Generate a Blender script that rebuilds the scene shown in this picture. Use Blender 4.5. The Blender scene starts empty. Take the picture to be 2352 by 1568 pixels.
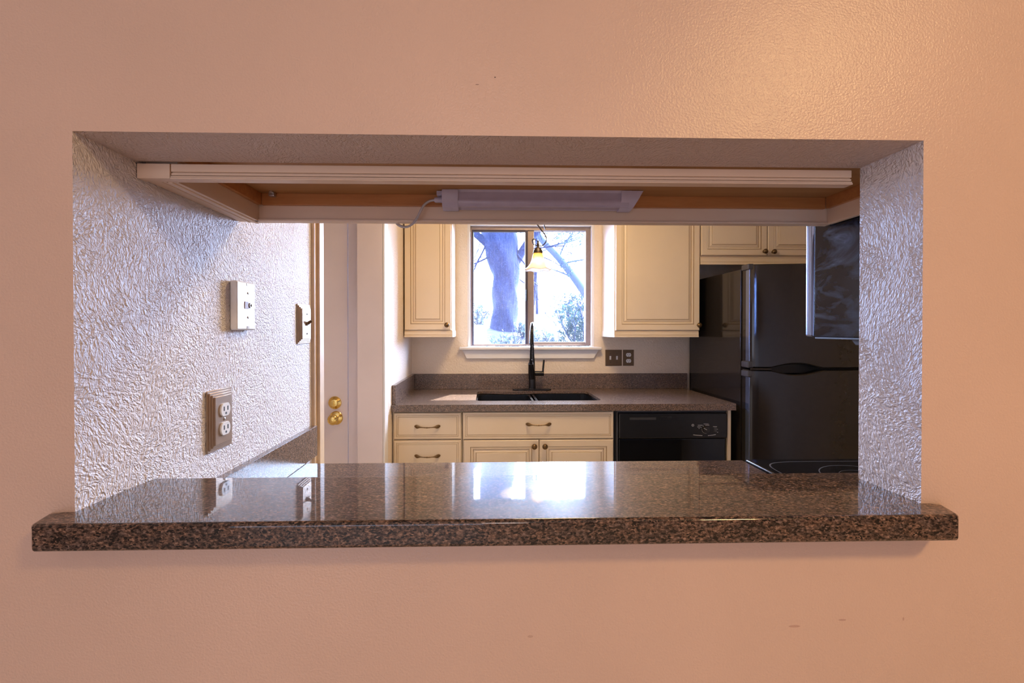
import bpy, bmesh, math, random
from mathutils import Vector, Matrix
S = bpy.context.scene
COL = S.collection
PI = math.pi

# ------------------------------------------------------------------ camera, world, lights, exposure
FPX = 1050.0
cam_d = bpy.data.cameras.new('camera'); cam = bpy.data.objects.new('camera', cam_d); COL.objects.link(cam)
cam_d.sensor_width = 36.0; cam_d.lens = FPX / 2352 * 36.0
cam_d.shift_x = (1176 - 1148) / 2352; cam_d.shift_y = (766 - 784) / 2352
cam_d.clip_start = 0.02; cam_d.clip_end = 200
yaw = math.atan(2.6e-2); pit = math.atan(8 / FPX)
fw = Vector((math.sin(yaw) * math.cos(pit), math.cos(yaw) * math.cos(pit), -math.sin(pit)))
cam.location = (0, -0.642, 1.317); cam.rotation_euler = fw.to_track_quat('-Z', 'Y').to_euler()
S.camera = cam

S.view_settings.view_transform = 'Standard'; S.view_settings.look = 'None'
S.view_settings.exposure = 0.0; S.view_settings.gamma = 1.0
S.view_settings.use_curve_mapping = False

w = bpy.data.worlds.new('sky'); S.world = w; w.use_nodes = True
wt = w.node_tree; bg = wt.nodes['Background']
SUN = Vector((0.42, 1, 1.2)).normalized()                    # direction towards the sun
tc = wt.nodes.new('ShaderNodeTexCoord'); dt = wt.nodes.new('ShaderNodeVectorMath'); dt.operation = 'DOT_PRODUCT'
dt.inputs[1].default_value = SUN; wt.links.new(tc.outputs['Generated'], dt.inputs[0])
def sky_ramp(vals):
    mr = wt.nodes.new('ShaderNodeMapRange'); mr.inputs[1].default_value = -1; mr.inputs[2].default_value = 1; wt.links.new(dt.outputs['Value'], mr.inputs[0])
    r = wt.nodes.new('ShaderNodeValToRGB'); e = r.color_ramp.elements
    while len(e) < len(vals): e.new(0.5)
    for el, (p, c) in zip(e, vals): el.position = p; el.color = (*c, 1)
    wt.links.new(mr.outputs[0], r.inputs[0]); return r.outputs[0]
# deep blue away from the sun, brilliant bluish white around it
glow = sky_ramp([(0.0, (0.008, 0.015, 0.07)), (0.60, (0.02, 0.038, 0.12)), (0.76, (0.31, 0.46, 0.85)), (0.85, (0.44, 0.60, 1.0)), (1.0, (0.66, 0.80, 1.0))])
sxyz = wt.nodes.new('ShaderNodeSeparateXYZ'); wt.links.new(tc.outputs['Generated'], sxyz.inputs[0])     # darker towards the zenith
zen = wt.nodes.new('ShaderNodeMapRange'); wt.links.new(sxyz.outputs['Z'], zen.inputs[0])
zen.inputs[1].default_value = 0.25; zen.inputs[2].default_value = 0.85; zen.inputs[3].default_value = 1.0; zen.inputs[4].default_value = 0.12
mul = wt.nodes.new('ShaderNodeVectorMath'); mul.operation = 'SCALE'; wt.links.new(glow, mul.inputs[0]); wt.links.new(zen.outputs[0], mul.inputs['Scale'])
wt.links.new(mul.outputs[0], bg.inputs[0])
bg.inputs[1].default_value = 96.0

def light(name, kind, loc, direction, power, color, size=None, size_y=None, **kw):
    d = bpy.data.lights.new(name, kind); d.energy = power; d.color = color
    if kind == 'AREA':
        d.shape = 'RECTANGLE' if size_y else 'DISK'; d.size = size
        if size_y: d.size_y = size_y
    for k, v in kw.items(): setattr(d, k, v)
    o = bpy.data.objects.new(name, d); COL.objects.link(o); o.location = loc
    if direction is not None:
        o.rotation_euler = Vector(direction).to_track_quat('-Z', 'Y').to_euler()
    return o
light('sun', 'SUN', (3, 8, 9), -SUN, 26.0, (1.0, 0.93, 0.84), angle=math.radians(0.6))
# dining room: ceiling lamp to the right, low daylight from glass doors behind
light('dining_ceiling_lamp', 'AREA', (1.25, -1.35, 2.40), (0, 0, -1), 28, (1.0, 0.64, 0.27), 0.30)
light('dining_daylight', 'AREA', (-0.9, -3.0, 0.95), (0.18, 1, 0.0), 22, (0.66, 0.76, 1.0), 1.8, 1.6)
light('hatch_fill_light', 'POINT', (0.1, -2.1, 1.80), None, 20, (1.0, 0.85, 0.80), shadow_soft_size=0.14)  # added fill, shines through the hatch onto back wall and drawer fronts
# kitchen ceiling lamp
light('kitchen_ceiling_lamp', 'AREA', (0.35, 1.30, 2.42), (0, 0, -1), 22, (1.0, 0.70, 0.35), 0.45)
pt = light('sky_portal', 'AREA', (0.298, 2.66, 1.62), (0, -1, 0), 1, (1, 1, 1), 0.86, 0.86)
pt.data.cycles.is_portal = True

# ------------------------------------------------------------------ materials
class N:
    def __init__(s, name):
        s.m = bpy.data.materials.new(name); s.m.use_nodes = True
        s.t = s.m.node_tree; s.b = s.t.nodes['Principled BSDF']; s.out = s.t.nodes['Material Output']
    def n(s, typ, **kw):
        x = s.t.nodes.new(typ)
        for k, v in kw.items():
            if k.startswith('i_'):
                k = k[2:]; k = int(k) if k.isdigit() else k.replace('_', ' ')
                x.inputs[k].default_value = v
            else: setattr(x, k, v)
        return x
    def l(s, a, b): s.t.links.new(a, b)
    def base(s, c, r=0.5, metal=0.0, **kw):
        s.b.inputs['Base Color'].default_value = (*c, 1); s.b.inputs['Roughness'].default_value = r
        s.b.inputs['Metallic'].default_value = metal
        for k, v in kw.items(): s.b.inputs[k.replace('_', ' ')].default_value = v
        return s
    def coord(s): return s.n('ShaderNodeTexCoord').outputs['Object']
    def noise(s, scale, detail=3, vec=None, rough=0.55, dist=0.0):
        x = s.n('ShaderNodeTexNoise', i_Scale=scale, i_Detail=detail, i_Roughness=rough, i_Distortion=dist)
        s.l(vec if vec is not None else s.coord(), x.inputs['Vector']); return x
    def ramp(s, src, stops):
        r = s.n('ShaderNodeValToRGB'); e = r.color_ramp.elements
        while len(e) < len(stops): e.new(0.5)
        for el, (p, c) in zip(e, stops):
            el.position = p; el.color = (*c, 1) if len(c) == 3 else c
        s.l(src, r.inputs[0]); return r
    def mix(s, fac, a, b, mode='MIX'):
        x = s.n('ShaderNodeMix', data_type='RGBA', blend_type=mode)
        for sock, v in ((x.inputs['Factor'], fac), (x.inputs['A'], a), (x.inputs['B'], b)):
            if hasattr(v, 'links') or isinstance(v, bpy.types.NodeSocket): s.l(v, sock)
            elif isinstance(v, (tuple, list)): sock.default_value = (*v, 1)
            else: sock.default_value = v
        return x.outputs['Result']
    def col(s, v): s.l(v, s.b.inputs['Base Color'])
    def bump(s, h, strength, dist, prev=None):
        x = s.n('ShaderNodeBump', i_Strength=strength, i_Distance=dist); s.l(h, x.inputs['Height'])
        if prev is not None: s.l(prev, x.inputs['Normal'])
        s.l(x.outputs[0], s.b.inputs['Normal']); return x.outputs[0]

def paint(name, c, r=0.5, nscale=260, bs=0.25, bd=0.0012, var=0.06, **kw):
    m = N(name).base(c, r, **kw)
    big = m.noise(2.2, 3)
    c2 = tuple(x * (1 - var) for x in c); c3 = tuple(min(1, x * (1 + var)) for x in c)
    m.col(m.ramp(big.outputs[0], [(0.35, c2), (0.65, c3)]).outputs[0])
    fine = m.noise(nscale, 2)
    m.bump(fine.outputs[0], bs, bd)
    return m.m

def brush_plaster(name, c, axis, r=0.4, bs=0.9, bd=0.004):
    """paint over crow's-foot brushed plaster: short strokes whose direction changes from dab to dab"""
    m = N(name).base(c, r)
    P = m.coord()
    wob = m.noise(16, 3, None, 0.6)
    wv = m.n('ShaderNodeVectorMath', operation='MULTIPLY_ADD'); wv.inputs[1].default_value = (0.09,) * 3
    m.l(wob.outputs['Color'], wv.inputs[0]); m.l(P, wv.inputs[2])
    def dabs(cells, mul, thin, long):
        vo = m.n('ShaderNodeTexVoronoi', i_Scale=cells); m.l(wv.outputs[0], vo.inputs['Vector'])
        sep = m.n('ShaderNodeSeparateColor'); m.l(vo.outputs['Color'], sep.inputs[0])
        ang = m.n('ShaderNodeMath', operation='MULTIPLY_ADD'); ang.inputs[1].default_value = mul; ang.inputs[2].default_value = -mul / 2; m.l(sep.outputs[0], ang.inputs[0])
        rot = m.n('ShaderNodeVectorRotate', rotation_type='AXIS_ANGLE'); rot.inputs['Axis'].default_value = axis
        m.l(P, rot.inputs['Vector']); m.l(ang.outputs[0], rot.inputs['Angle'])
        mp = m.n('ShaderNodeMapping'); mp.inputs['Scale'].default_value = (long, long, thin) if axis[0] else (long, thin, long)
        m.l(rot.outputs[0], mp.inputs['Vector'])
        st = m.n('ShaderNodeTexNoise', i_Scale=1.0, i_Detail=1.5, i_Roughness=0.5, i_Distortion=0.9); m.l(mp.outputs[0], st.inputs['Vector'])
        r_ = m.ramp(st.outputs[0], [(0.33, (0, 0, 0)), (0.68, (1, 1, 1))]); r_.color_ramp.interpolation = 'EASE'; return r_.outputs[0]
    h = m.mix(0.5, dabs(12.0, 4.4, 175, 74), dabs(20.0, 5.2, 225, 100))
    fine = m.noise(230, 2)
    hh = m.mix(0.2, h, fine.outputs[0])
    m.bump(hh, bs, bd)
    return m.m

def granite(name, cols, scale, r=0.12, coat=0.0):
    m = N(name).base((0.2, 0.15, 0.12), r)
    P = m.coord()
    mp = m.n('ShaderNodeMapping'); mp.inputs['Scale'].default_value = (0.62, 1.0, 1.0); mp.inputs['Rotation'].default_value = (0, 0.35, 0.3); m.l(P, mp.inputs[0])
    a = m.noise(scale, 5, mp.outputs[0], 0.62, 0.4)
    b = m.noise(scale * 0.28, 3, mp.outputs[0], 0.6)
    v = m.n('ShaderNodeTexVoronoi', i_Scale=scale * 1.5); m.l(mp.outputs[0], v.inputs['Vector'])
    base = m.ramp(a.outputs[0], [(0.36, cols[0]), (0.45, cols[1]), (0.54, cols[2]), (0.66, cols[3])])
    tint = m.ramp(b.outputs[0], [(0.4, (0.75, 0.75, 0.8)), (0.6, (1.25, 1.1, 1.0))])
    c = m.mix(1.0, base.outputs[0], tint.outputs[0], 'MULTIPLY')
    sep = m.n('ShaderNodeSeparateColor'); m.l(v.outputs['Color'], sep.inputs[0])
    dark = m.ramp(sep.outputs[0], [(0.78, (0, 0, 0)), (0.84, (1, 1, 1))])
    c = m.mix(dark.outputs[0], c, cols[0])
    m.col(c)
    m.b.inputs['Specular IOR Level'].default_value = 0.08 if coat else 0.5
    if coat: m.b.inputs['Coat Weight'].default_value = coat; m.b.inputs['Coat Roughness'].default_value = 0.025
    return m.m

def plain(name, c, r=0.5, metal=0.0, **kw):
    m = N(name).base(c, r, metal, **kw)
    n = m.noise(35, 3)
    m.col(m.ramp(n.outputs[0], [(0.3, tuple(x * 0.93 for x in c)), (0.7, tuple(min(1, x * 1.05) for x in c))]).outputs[0])
    return m.m

def wood(name, c1, c2, r=0.5, axis=(3, 40, 40)):
    m = N(name).base(c1, r)
    mp = m.n('ShaderNodeMapping'); mp.inputs['Scale'].default_value = axis; m.l(m.coord(), mp.inputs[0])
    n = m.noise(1.0, 4, mp.outputs[0], 0.6, 0.5)
    m.col(m.ramp(n.outputs[0], [(0.3, c1), (0.7, c2)]).outputs[0])
    return m.m

def dining_paint():
    c = (0.64, 0.455, 0.36)
    m = N('peach_wall_paint').base(c, 0.31); P = m.coord()
    big = m.noise(2.2, 3)
    col = m.ramp(big.outputs[0], [(0.35, tuple(x * .96 for x in c)), (0.65, tuple(x * 1.04 for x in c))]).outputs[0]
    wob = m.noise(14, 3)
    for cx, cz, rx, rz, k, cc, soft in ((.010, 1.6705, .0013, .0013, 1.0, (.02, .01, .01), 0),
                                  (-.015, 1.660, .004, .0012, .7, (.2, .12, .09), 0), (.44, .892, .012, .0025, .5, (.35, .18, .14), 0), (.51, .900, .008, .002, .5, (.35, .18, .14), 0), (.06, .884, .006, .003, .4, (.35, .2, .15), 0), (.60, .90, .002, .004, .5, (.35, .18, .14), 0)):
        sb = m.n('ShaderNodeVectorMath', operation='SUBTRACT'); sb.inputs[1].default_value = (cx, 0, cz); m.l(P, sb.inputs[0])
        dv = m.n('ShaderNodeVectorMath', operation='MULTIPLY'); dv.inputs[1].default_value = (1 / rx, 0, 1 / rz); m.l(sb.outputs[0], dv.inputs[0])
        ln = m.n('ShaderNodeVectorMath', operation='LENGTH'); m.l(dv.outputs[0], ln.inputs[0])
        ad = m.n('ShaderNodeMath', operation='MULTIPLY_ADD'); ad.inputs[1].default_value = .5; m.l(wob.outputs[0], ad.inputs[0]); m.l(ln.outputs['Value'], ad.inputs[2])
        r = m.ramp(ad.outputs[0], [(.25, (k,) * 3), (1.0, (0, 0, 0))] if soft else [(.85, (k,) * 3), (1.0, (0, 0, 0))])
        if soft: r.color_ramp.interpolation = 'EASE'
        col = m.mix(r.outputs[0], col, cc)
    m.col(col)
    m.bump(m.noise(300, 2).outputs[0], 0.40, 0.002)
    return m.m
PEACH = dining_paint()
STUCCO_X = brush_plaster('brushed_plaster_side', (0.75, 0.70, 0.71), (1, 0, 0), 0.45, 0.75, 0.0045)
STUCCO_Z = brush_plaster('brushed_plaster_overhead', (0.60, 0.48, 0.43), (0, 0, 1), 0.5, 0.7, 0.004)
KWALL = paint('kitchen_wall_paint', (0.84, 0.72, 0.60), 0.5, 105, 0.7, 0.006, 0.03)
CEIL = paint('ceiling_paint', (0.80, 0.76, 0.70), 0.8, 120, 0.3, 0.003)
WHITE = paint('white_trim_paint', (0.80, 0.77, 0.76), 0.4, 90, 0.08, 0.001, 0.03)
DOORP = paint('door_paint', (0.78, 0.68, 0.68), 0.45, 60, 0.06, 0.001, 0.04)
FLOOR = wood('vinyl_floor', (0.55, 0.46, 0.37), (0.66, 0.57, 0.47), 0.4)
GRAN = granite('brown_granite', [(0.008, 0.007, 0.007), (0.060, 0.040, 0.032), (0.118, 0.077, 0.058), (0.27, 0.19, 0.15)], 330, 0.30, 1.0)
LAM = granite('speckled_countertop', [(0.045, 0.033, 0.028), (0.13, 0.095, 0.078), (0.20, 0.15, 0.125), (0.36, 0.29, 0.25)], 430, 0.22)
CREAM = paint('cream_cabinet_paint', (0.76, 0.63, 0.47), 0.42, 60, 0.05, 0.001, 0.04)
GLAZE = plain('brown_groove_glaze', (0.36, 0.24, 0.13), 0.55)
RAILP = paint('aged_cream_paint', (0.74, 0.56, 0.42), 0.4, 60, 0.08, 0.001, 0.06)
PLY = wood('cabinet_underside_wood', (0.36, 0.165, 0.05), (0.46, 0.225, 0.08), 0.55, (4, 30, 30))
LIP = wood('orange_wood_lip', (0.40, 0.15, 0.045), (0.52, 0.22, 0.07), 0.4, (6, 60, 60))
BLACK = plain('black_appliance_enamel', (0.019, 0.016, 0.016), 0.10)
HINGE = plain('dark_grey_hinge_plastic', (0.05, 0.05, 0.06), 0.3)
BLACKP = plain('black_plastic', (0.010, 0.010, 0.012), 0.30)
GLASSK = plain('black_ceramic_glass', (0.006, 0.006, 0.007), 0.06)
SINKM = plain('black_composite', (0.010, 0.012, 0.018), 0.22)
GREYP = plain('grey_mark_paint', (0.06, 0.06, 0.07), 0.5)
WHITEP = plain('white_plastic', (0.82, 0.82, 0.82), 0.35)
MARK = plain('white_marking', (0.5, 0.5, 0.53), 0.5)
DARK = plain('dark_slot', (0.01, 0.009, 0.008), 0.6)
BRONZE = plain('antique_brass', (0.20, 0.125, 0.06), 0.34, 0.85)
BROWNM = plain('brown_plate_metal', (0.16, 0.10, 0.055), 0.4, 0.7)
BRASSPL = plain('aged_brass_plate', (0.42, 0.31, 0.23), 0.36, 0.65)
BRASS = plain('polished_brass', (0.80, 0.58, 0.20), 0.14, 1.0)
IRON = plain('wrought_iron', (0.035, 0.026, 0.024), 0.4, 0.6)
FAUC = plain('dark_bronze_faucet', (0.016, 0.015, 0.018), 0.2, 0.3)
ALU = plain('taupe_aluminium', (0.30, 0.235, 0.22), 0.4, 0.3)
ALUD = plain('dark_sash_gasket', (0.045, 0.038, 0.065), 0.5)
CORD = plain('grey_cord', (0.50, 0.46, 0.47), 0.45)
FIXT = plain('lavender_grey_plastic', (0.52, 0.46, 0.56), 0.38)
LENS = plain('ribbed_diffuser', (0.46, 0.40, 0.50), 0.28)
STEEL = plain('steel_screw', (0.55, 0.52, 0.50), 0.3, 0.9)

def sky_tinted_edge():
    m = N('sky_tinted_black_edge').base((0.24, 0.31, 0.50), 0.16, 0.85); return m.m  # black gloss with the blue sky reflection put into its colour
EDGE = sky_tinted_edge()
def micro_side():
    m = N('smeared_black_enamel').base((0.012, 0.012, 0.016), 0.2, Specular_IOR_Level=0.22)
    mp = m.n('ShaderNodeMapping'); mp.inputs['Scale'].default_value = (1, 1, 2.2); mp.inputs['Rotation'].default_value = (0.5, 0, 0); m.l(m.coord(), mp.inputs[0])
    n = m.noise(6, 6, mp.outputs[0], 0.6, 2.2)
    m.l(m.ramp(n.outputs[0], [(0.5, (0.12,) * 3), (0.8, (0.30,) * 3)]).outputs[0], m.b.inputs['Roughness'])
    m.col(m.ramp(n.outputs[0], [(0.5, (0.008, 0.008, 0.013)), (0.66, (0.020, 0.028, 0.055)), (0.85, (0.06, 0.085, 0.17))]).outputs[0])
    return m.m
MSIDE = micro_side()

def pane_glass():
    m = N('dusty_window_glass')
    m.t.nodes.remove(m.b)
    tr = m.n('ShaderNodeBsdfTransparent'); tl = m.n('ShaderNodeBsdfTranslucent'); tl.inputs[0].default_value = (0.85, 0.88, 1.0, 1)
    gl = m.n('ShaderNodeBsdfGlossy', i_Roughness=0.03)
    n = m.noise(55, 4, None, 0.7)
    r = m.ramp(n.outputs[0], [(0.3, (0.002,) * 3), (0.75, (0.008,) * 3)])
    a = m.n('ShaderNodeMixShader'); m.l(r.outputs[0], a.inputs[0]); m.l(tr.outputs[0], a.inputs[1]); m.l(tl.outputs[0], a.inputs[2])
    b = m.n('ShaderNodeMixShader', i_0=0.05); m.l(a.outputs[0], b.inputs[1]); m.l(gl.outputs[0], b.inputs[2])
    m.l(b.outputs[0], m.out.inputs[0]); return m.m
PANE = pane_glass()

def shade_glass():
    m = N('amber_to_white_art_glass').base((0.9, 0.85, 0.75), 0.3)
    sx = m.n('ShaderNodeSeparateXYZ'); m.l(m.coord(), sx.inputs[0])
    mr = m.n('ShaderNodeMapRange', i_1=0.0, i_2=0.095, i_3=0.0, i_4=1.0); m.l(sx.outputs['Z'], mr.inputs[0])
    n = m.noise(60, 4)
    ad = m.n('ShaderNodeMath', operation='MULTIPLY_ADD'); ad.inputs[1].default_value = 0.25; m.l(n.outputs[0], ad.inputs[0]); m.l(mr.outputs[0], ad.inputs[2])
    rc = m.ramp(ad.outputs[0], [(0.12, (0.90, 0.86, 0.84)), (0.60, (0.92, 0.90, 0.84)), (0.85, (0.62, 0.50, 0.26)), (1.0, (0.42, 0.31, 0.13))])
    m.col(rc.outputs[0])
    tl = m.n('ShaderNodeBsdfTranslucent'); m.l(rc.outputs[0], tl.inputs[0])
    mx = m.n('ShaderNodeMixShader', i_0=0.5); m.l(m.b.outputs[0], mx.inputs[1]); m.l(tl.outputs[0], mx.inputs[2]); m.l(mx.outputs[0], m.out.inputs[0])
    return m.m
SHADE = shade_glass()

def bark():
    m = N('skylight_blue_bark').base((0.25, 0.26, 0.34), 0.9)
    mp = m.n('ShaderNodeMapping'); mp.inputs['Scale'].default_value = (1, 1, 0.25); m.l(m.coord(), mp.inputs[0])
    n = m.noise(14, 5, mp.outputs[0], 0.7)
    m.col(m.ramp(n.outputs[0], [(0.3, (0.022, 0.028, 0.062)), (0.62, (0.048, 0.056, 0.115)), (0.72, (0.12, 0.14, 0.20))]).outputs[0])  # blue of skylight and window glare mixed into the bark colour
    m.bump(n.outputs[0], 0.8, 0.05)
    f = m.noise(55, 3, None, 0.7)
    m.col(m.mix(m.ramp(f.outputs[0], [(0.56, (0, 0, 0)), (0.66, (1, 1, 1))]).outputs[0], m.b.inputs['Base Color'].links[0].from_socket, (0.13, 0.15, 0.22)))
    return m.m
BARK = bark()
PALEBARK = plain('haze_paled_bark', (0.17, 0.20, 0.26), 0.9)  # bark lightened to carry the distance haze in its colour
def leaf(name, c):
    m = N(name).base(c, 0.6)
    inf = m.n('ShaderNodeNewGeometry')
    cc = m.ramp(inf.outputs['Random Per Island'], [(0, tuple(x * 0.5 for x in c)), (1, tuple(min(1, x * 1.5) for x in c))])
    m.col(cc.outputs[0])
    tl = m.n('ShaderNodeBsdfTranslucent'); m.l(cc.outputs[0], tl.inputs[0])
    mx = m.n('ShaderNodeMixShader', i_0=0.45); m.l(m.b.outputs[0], mx.inputs[1]); m.l(tl.outputs[0], mx.inputs[2]); m.l(mx.outputs[0], m.out.inputs[0])
    return m.m
LEAF = leaf('green_leaves', (0.040, 0.075, 0.065)); LEAF2 = leaf('pale_leaves', (0.085, 0.125, 0.13))
GROUND = paint('leaf_litter_ground', (0.11, 0.105, 0.095), 0.95, 9, 0.6, 0.05, 0.2)
SIDING = paint('exterior_siding', (0.5, 0.45, 0.42), 0.8)

# ------------------------------------------------------------------ helpers
def BM(): return bmesh.new()
def box(bm, x0, x1, y0, y1, z0, z1, b=0.0, seg=2, mi=0):
    r = bmesh.ops.create_cube(bm, size=1.0, matrix=Matrix.Translation(((x0 + x1) / 2, (y0 + y1) / 2, (z0 + z1) / 2)) @ Matrix.Diagonal((x1 - x0, y1 - y0, z1 - z0, 1)))
    fs = {f for v in r['verts'] for f in v.link_faces}
    if mi:
        for f in fs: f.material_index = mi
    if b > 0:
        es = list({e for v in r['verts'] for e in v.link_edges})
        q = bmesh.ops.bevel(bm, geom=es, offset=b, segments=seg, affect='EDGES', profile=0.5)
        if mi:
            for f in q['faces']: f.material_index = mi
    return bm
def lathe(bm, prof, c=(0, 0, 0), axis='Z', n=32, mi=0):
    """prof: (radius, height) pairs"""
    cx, cy, cz = c; rings = []
    for r, h in prof:
        ring = []
        for i in range(n):
            a = 2 * PI * i / n; u, v = max(r, 1e-5) * math.cos(a), max(r, 1e-5) * math.sin(a)
            p = (cx + u, cy + v, cz + h) if axis == 'Z' else (cx + u, cy + h, cz + v) if axis == 'Y' else (cx + h, cy + u, cz + v)
            ring.append(bm.verts.new(p))
        rings.append(ring)
    for a, b in zip(rings, rings[1:]):
        for i in range(n):
            f = bm.faces.new((a[i], a[(i + 1) % n], b[(i + 1) % n], b[i])); f.material_index = mi
    for ring in (rings[0], rings[-1]):
        try: f = bm.faces.new(ring); f.material_index = mi
        except ValueError: pass
    return bm
def tube(bm, pts, rad, n=12, sx=1.0, mi=0, smooth=4):
    P = [Vector(p) for p in pts]
    R = list(rad) if isinstance(rad, (list, tuple)) else [rad] * len(P)
    if smooth and len(P) > 2:
        Q, RR = [], []
        for i in range(len(P) - 1):
            p0, p1, p2, p3 = P[max(i - 1, 0)], P[i], P[i + 1], P[min(i + 2, len(P) - 1)]
            for k in range(smooth):
                t = k / smooth
                Q.append(0.5 * ((2 * p1) + (p2 - p0) * t + (2 * p0 - 5 * p1 + 4 * p2 - p3) * t * t + (3 * p1 - p0 - 3 * p2 + p3) * t ** 3))
                RR.append(R[i] * (1 - t) + R[i + 1] * t)
        Q.append(P[-1]); RR.append(R[-1]); P, R = Q, RR
    rings = []; up = None
    for i, p in enumerate(P):
        d = (P[min(i + 1, len(P) - 1)] - P[max(i - 1, 0)]).normalized()
        if up is None:
            up = Vector((0, 0, 1)) if abs(d.z) < 0.9 else Vector((0, 1, 0))
        s = d.cross(up).normalized(); up = s.cross(d).normalized()
        rings.append([bm.verts.new(p + (s * math.cos(2 * PI * k / n) * sx + up * math.sin(2 * PI * k / n)) * R[i]) for k in range(n)])
    for a, b in zip(rings, rings[1:]):
        for i in range(n):
            f = bm.faces.new((a[i], a[(i + 1) % n], b[(i + 1) % n], b[i])); f.material_index = mi
    for ring in (rings[0], rings[-1]):
        f = bm.faces.new(ring); f.material_index = mi
    return bm
def prism(bm, poly, h, plane='XY', c=0.0, bevel=0.0, seg=3, mi=0):
    """polygon in a plane (XY: at z=c extruded +z by h; YZ: at x=c along +x; XZ: at y=c along +y)"""
    mk = {'XY': lambda p, t: (p[0], p[1], c + t), 'YZ': lambda p, t: (c + t, p[0], p[1]), 'XZ': lambda p, t: (p[0], c + t, p[1])}[plane]
    a = [bm.verts.new(mk(p, 0)) for p in poly]; b = [bm.verts.new(mk(p, h)) for p in poly]
    fs = [bm.faces.new(a), bm.faces.new(b)]; n = len(poly)
    es = []
    for i in range(n):
        fs.append(bm.faces.new((a[i], a[(i + 1) % n], b[(i + 1) % n], b[i])))
    for f in fs: f.material_index = mi
    if bevel:
        es = list(set(fs[0].edges) | set(fs[1].edges))
        q = bmesh.ops.bevel(bm, geom=es, offset=bevel, segments=seg, affect='EDGES', profile=0.5)
        for f in q['faces']: f.material_index = mi
    return bm
def panel(bm, x0, x1, z0, z1, yf, prof, th=0.02, s=1):
    """moulded door or drawer face looking towards -y (s=1) or +y (s=-1); prof = (inset, depth, groove?)"""
    rings = []
    for ins, dy, g in [(0, th, 0)] + prof:
        y = yf + s * dy
        rings.append([bm.verts.new(p) for p in ((x0 + ins, y, z0 + ins), (x1 - ins, y, z0 + ins), (x1 - ins, y, z1 - ins), (x0 + ins, y, z1 - ins))])
    flags = [0] + [p[2] for p in prof]
    for k in range(1, len(rings)):
        for i in range(4):
            f = bm.faces.new((rings[k - 1][i], rings[k - 1][(i + 1) % 4], rings[k][(i + 1) % 4], rings[k][i])); f.material_index = flags[k]
    bm.faces.new(rings[-1]); bm.faces.new(rings[0])
    return bm
DOORPROF = [(0, .003, 0), (.003, 0, 0), (.036, 0, 0), (.0385, .004, 1), (.042, .001, 0), (.050, .003, 0), (.0525, .007, 1), (.056, .006, 0), (.066, .002, 0), (.0685, .0032, 1), (.070, .001, 0)]
DRAWPROF = [(0, .003, 0), (.003, 0, 0), (.013, 0, 0), (.0145, .0015, 1), (.016, 0, 0), (.021, 0, 0), (.0225, .0015, 1), (.024, 0, 0)]

def obj(name, bm, mats, parent=None, smooth=40, sub=False):
    if not isinstance(mats, (list, tuple)): mats = [mats]
    bmesh.ops.recalc_face_normals(bm, faces=bm.faces[:])
    me = bpy.data.meshes.new(name); bm.to_mesh(me); bm.free()
    for m in mats: me.materials.append(m)
    o = bpy.data.objects.new(name, me); COL.objects.link(o)
    if parent is not None:
        root = parent
        while root.parent: root = root.parent
        me.transform(Matrix.Translation(-Vector(root.location))); o.parent = parent
    if smooth:
        me.shade_smooth(); me.set_sharp_from_angle(angle=math.radians(smooth))
        wn = o.modifiers.new('face_weighted_normals', 'WEIGHTED_NORMAL'); wn.keep_sharp = True; wn.weight = 80
    return o
def thing(name, label, cat, loc, group=None):
    o = bpy.data.objects.new(name, None); COL.objects.link(o); o.location = loc; o.empty_display_size = 0.05
    o['label'] = label; o['category'] = cat
    if group: o['group'] = group
    return o
def tag(o, label, cat, group=None):
    o['label'] = label; o['category'] = cat
    if group: o['group'] = group
    return o
def struct(name, bm, m, parent=None, label=None, smooth=0):
    o = obj(name, bm, m, parent, smooth)
    if parent is None: o['kind'] = 'structure'
    if label: o['label'] = label
    return o

# ------------------------------------------------------------------ room shell
LX, RX, LZ, HZ, T = -0.568, 0.625, 1.030, 1.589, 0.112      # serving hatch in the wall facing the camera
NX = -0.522                                                 # far left kitchen wall
BY = 2.51                                                   # back wall
bm = BM()
box(bm, -2.8, LX, 0, T, 0, 2.44); box(bm, RX, 3.0, 0, T, 0, 2.44)
box(bm, LX, RX, 0, T, 0, LZ); box(bm, LX, RX, 0, T, HZ, 2.44)
bmesh.ops.remove_doubles(bm, verts=bm.verts[:], dist=1e-5)
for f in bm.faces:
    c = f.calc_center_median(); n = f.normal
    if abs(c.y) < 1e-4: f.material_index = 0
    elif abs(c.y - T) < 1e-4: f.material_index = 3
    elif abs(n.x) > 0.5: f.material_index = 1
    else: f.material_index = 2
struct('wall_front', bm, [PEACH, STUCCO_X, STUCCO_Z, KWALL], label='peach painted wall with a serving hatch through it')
bm = BM(); box(bm, LX - 0.114, LX, T, 0.845, 0, 2.44); struct('wall_left', bm, STUCCO_X, label='brush-textured kitchen wall left of the hatch')
bm = BM(); box(bm, NX - 0.114, NX, 1.66, BY + 0.10, 0, 2.44); struct('wall_far_left', bm, KWALL, label='bright kitchen wall at the left end of the sink counter')
WX0, WX1, WZ0, WZ1 = -0.140, 0.735, 1.200, 2.058
bm = BM()
box(bm, NX, WX0, BY, BY + 0.13, 0, 2.44); box(bm, WX1, 2.45, BY, BY + 0.13, 0, 2.44)
box(bm, WX0, WX1, BY, BY + 0.13, 0, WZ0); box(bm, WX0, WX1, BY, BY + 0.13, WZ1, 2.44)
bmesh.ops.remove_doubles(bm, verts=bm.verts[:], dist=1e-5)
for f in bm.faces:
    c = f.calc_center_median()
    f.material_index = 2 if c.y > BY + 0.125 else 1 if BY + 0.01 < c.y and WX0 - .01 < c.x < WX1 + .01 and WZ0 - .01 < c.z < WZ1 + .01 else 0
struct('wall_back', bm, [KWALL, WHITE, SIDING], label='cream textured wall behind the sink')
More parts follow.
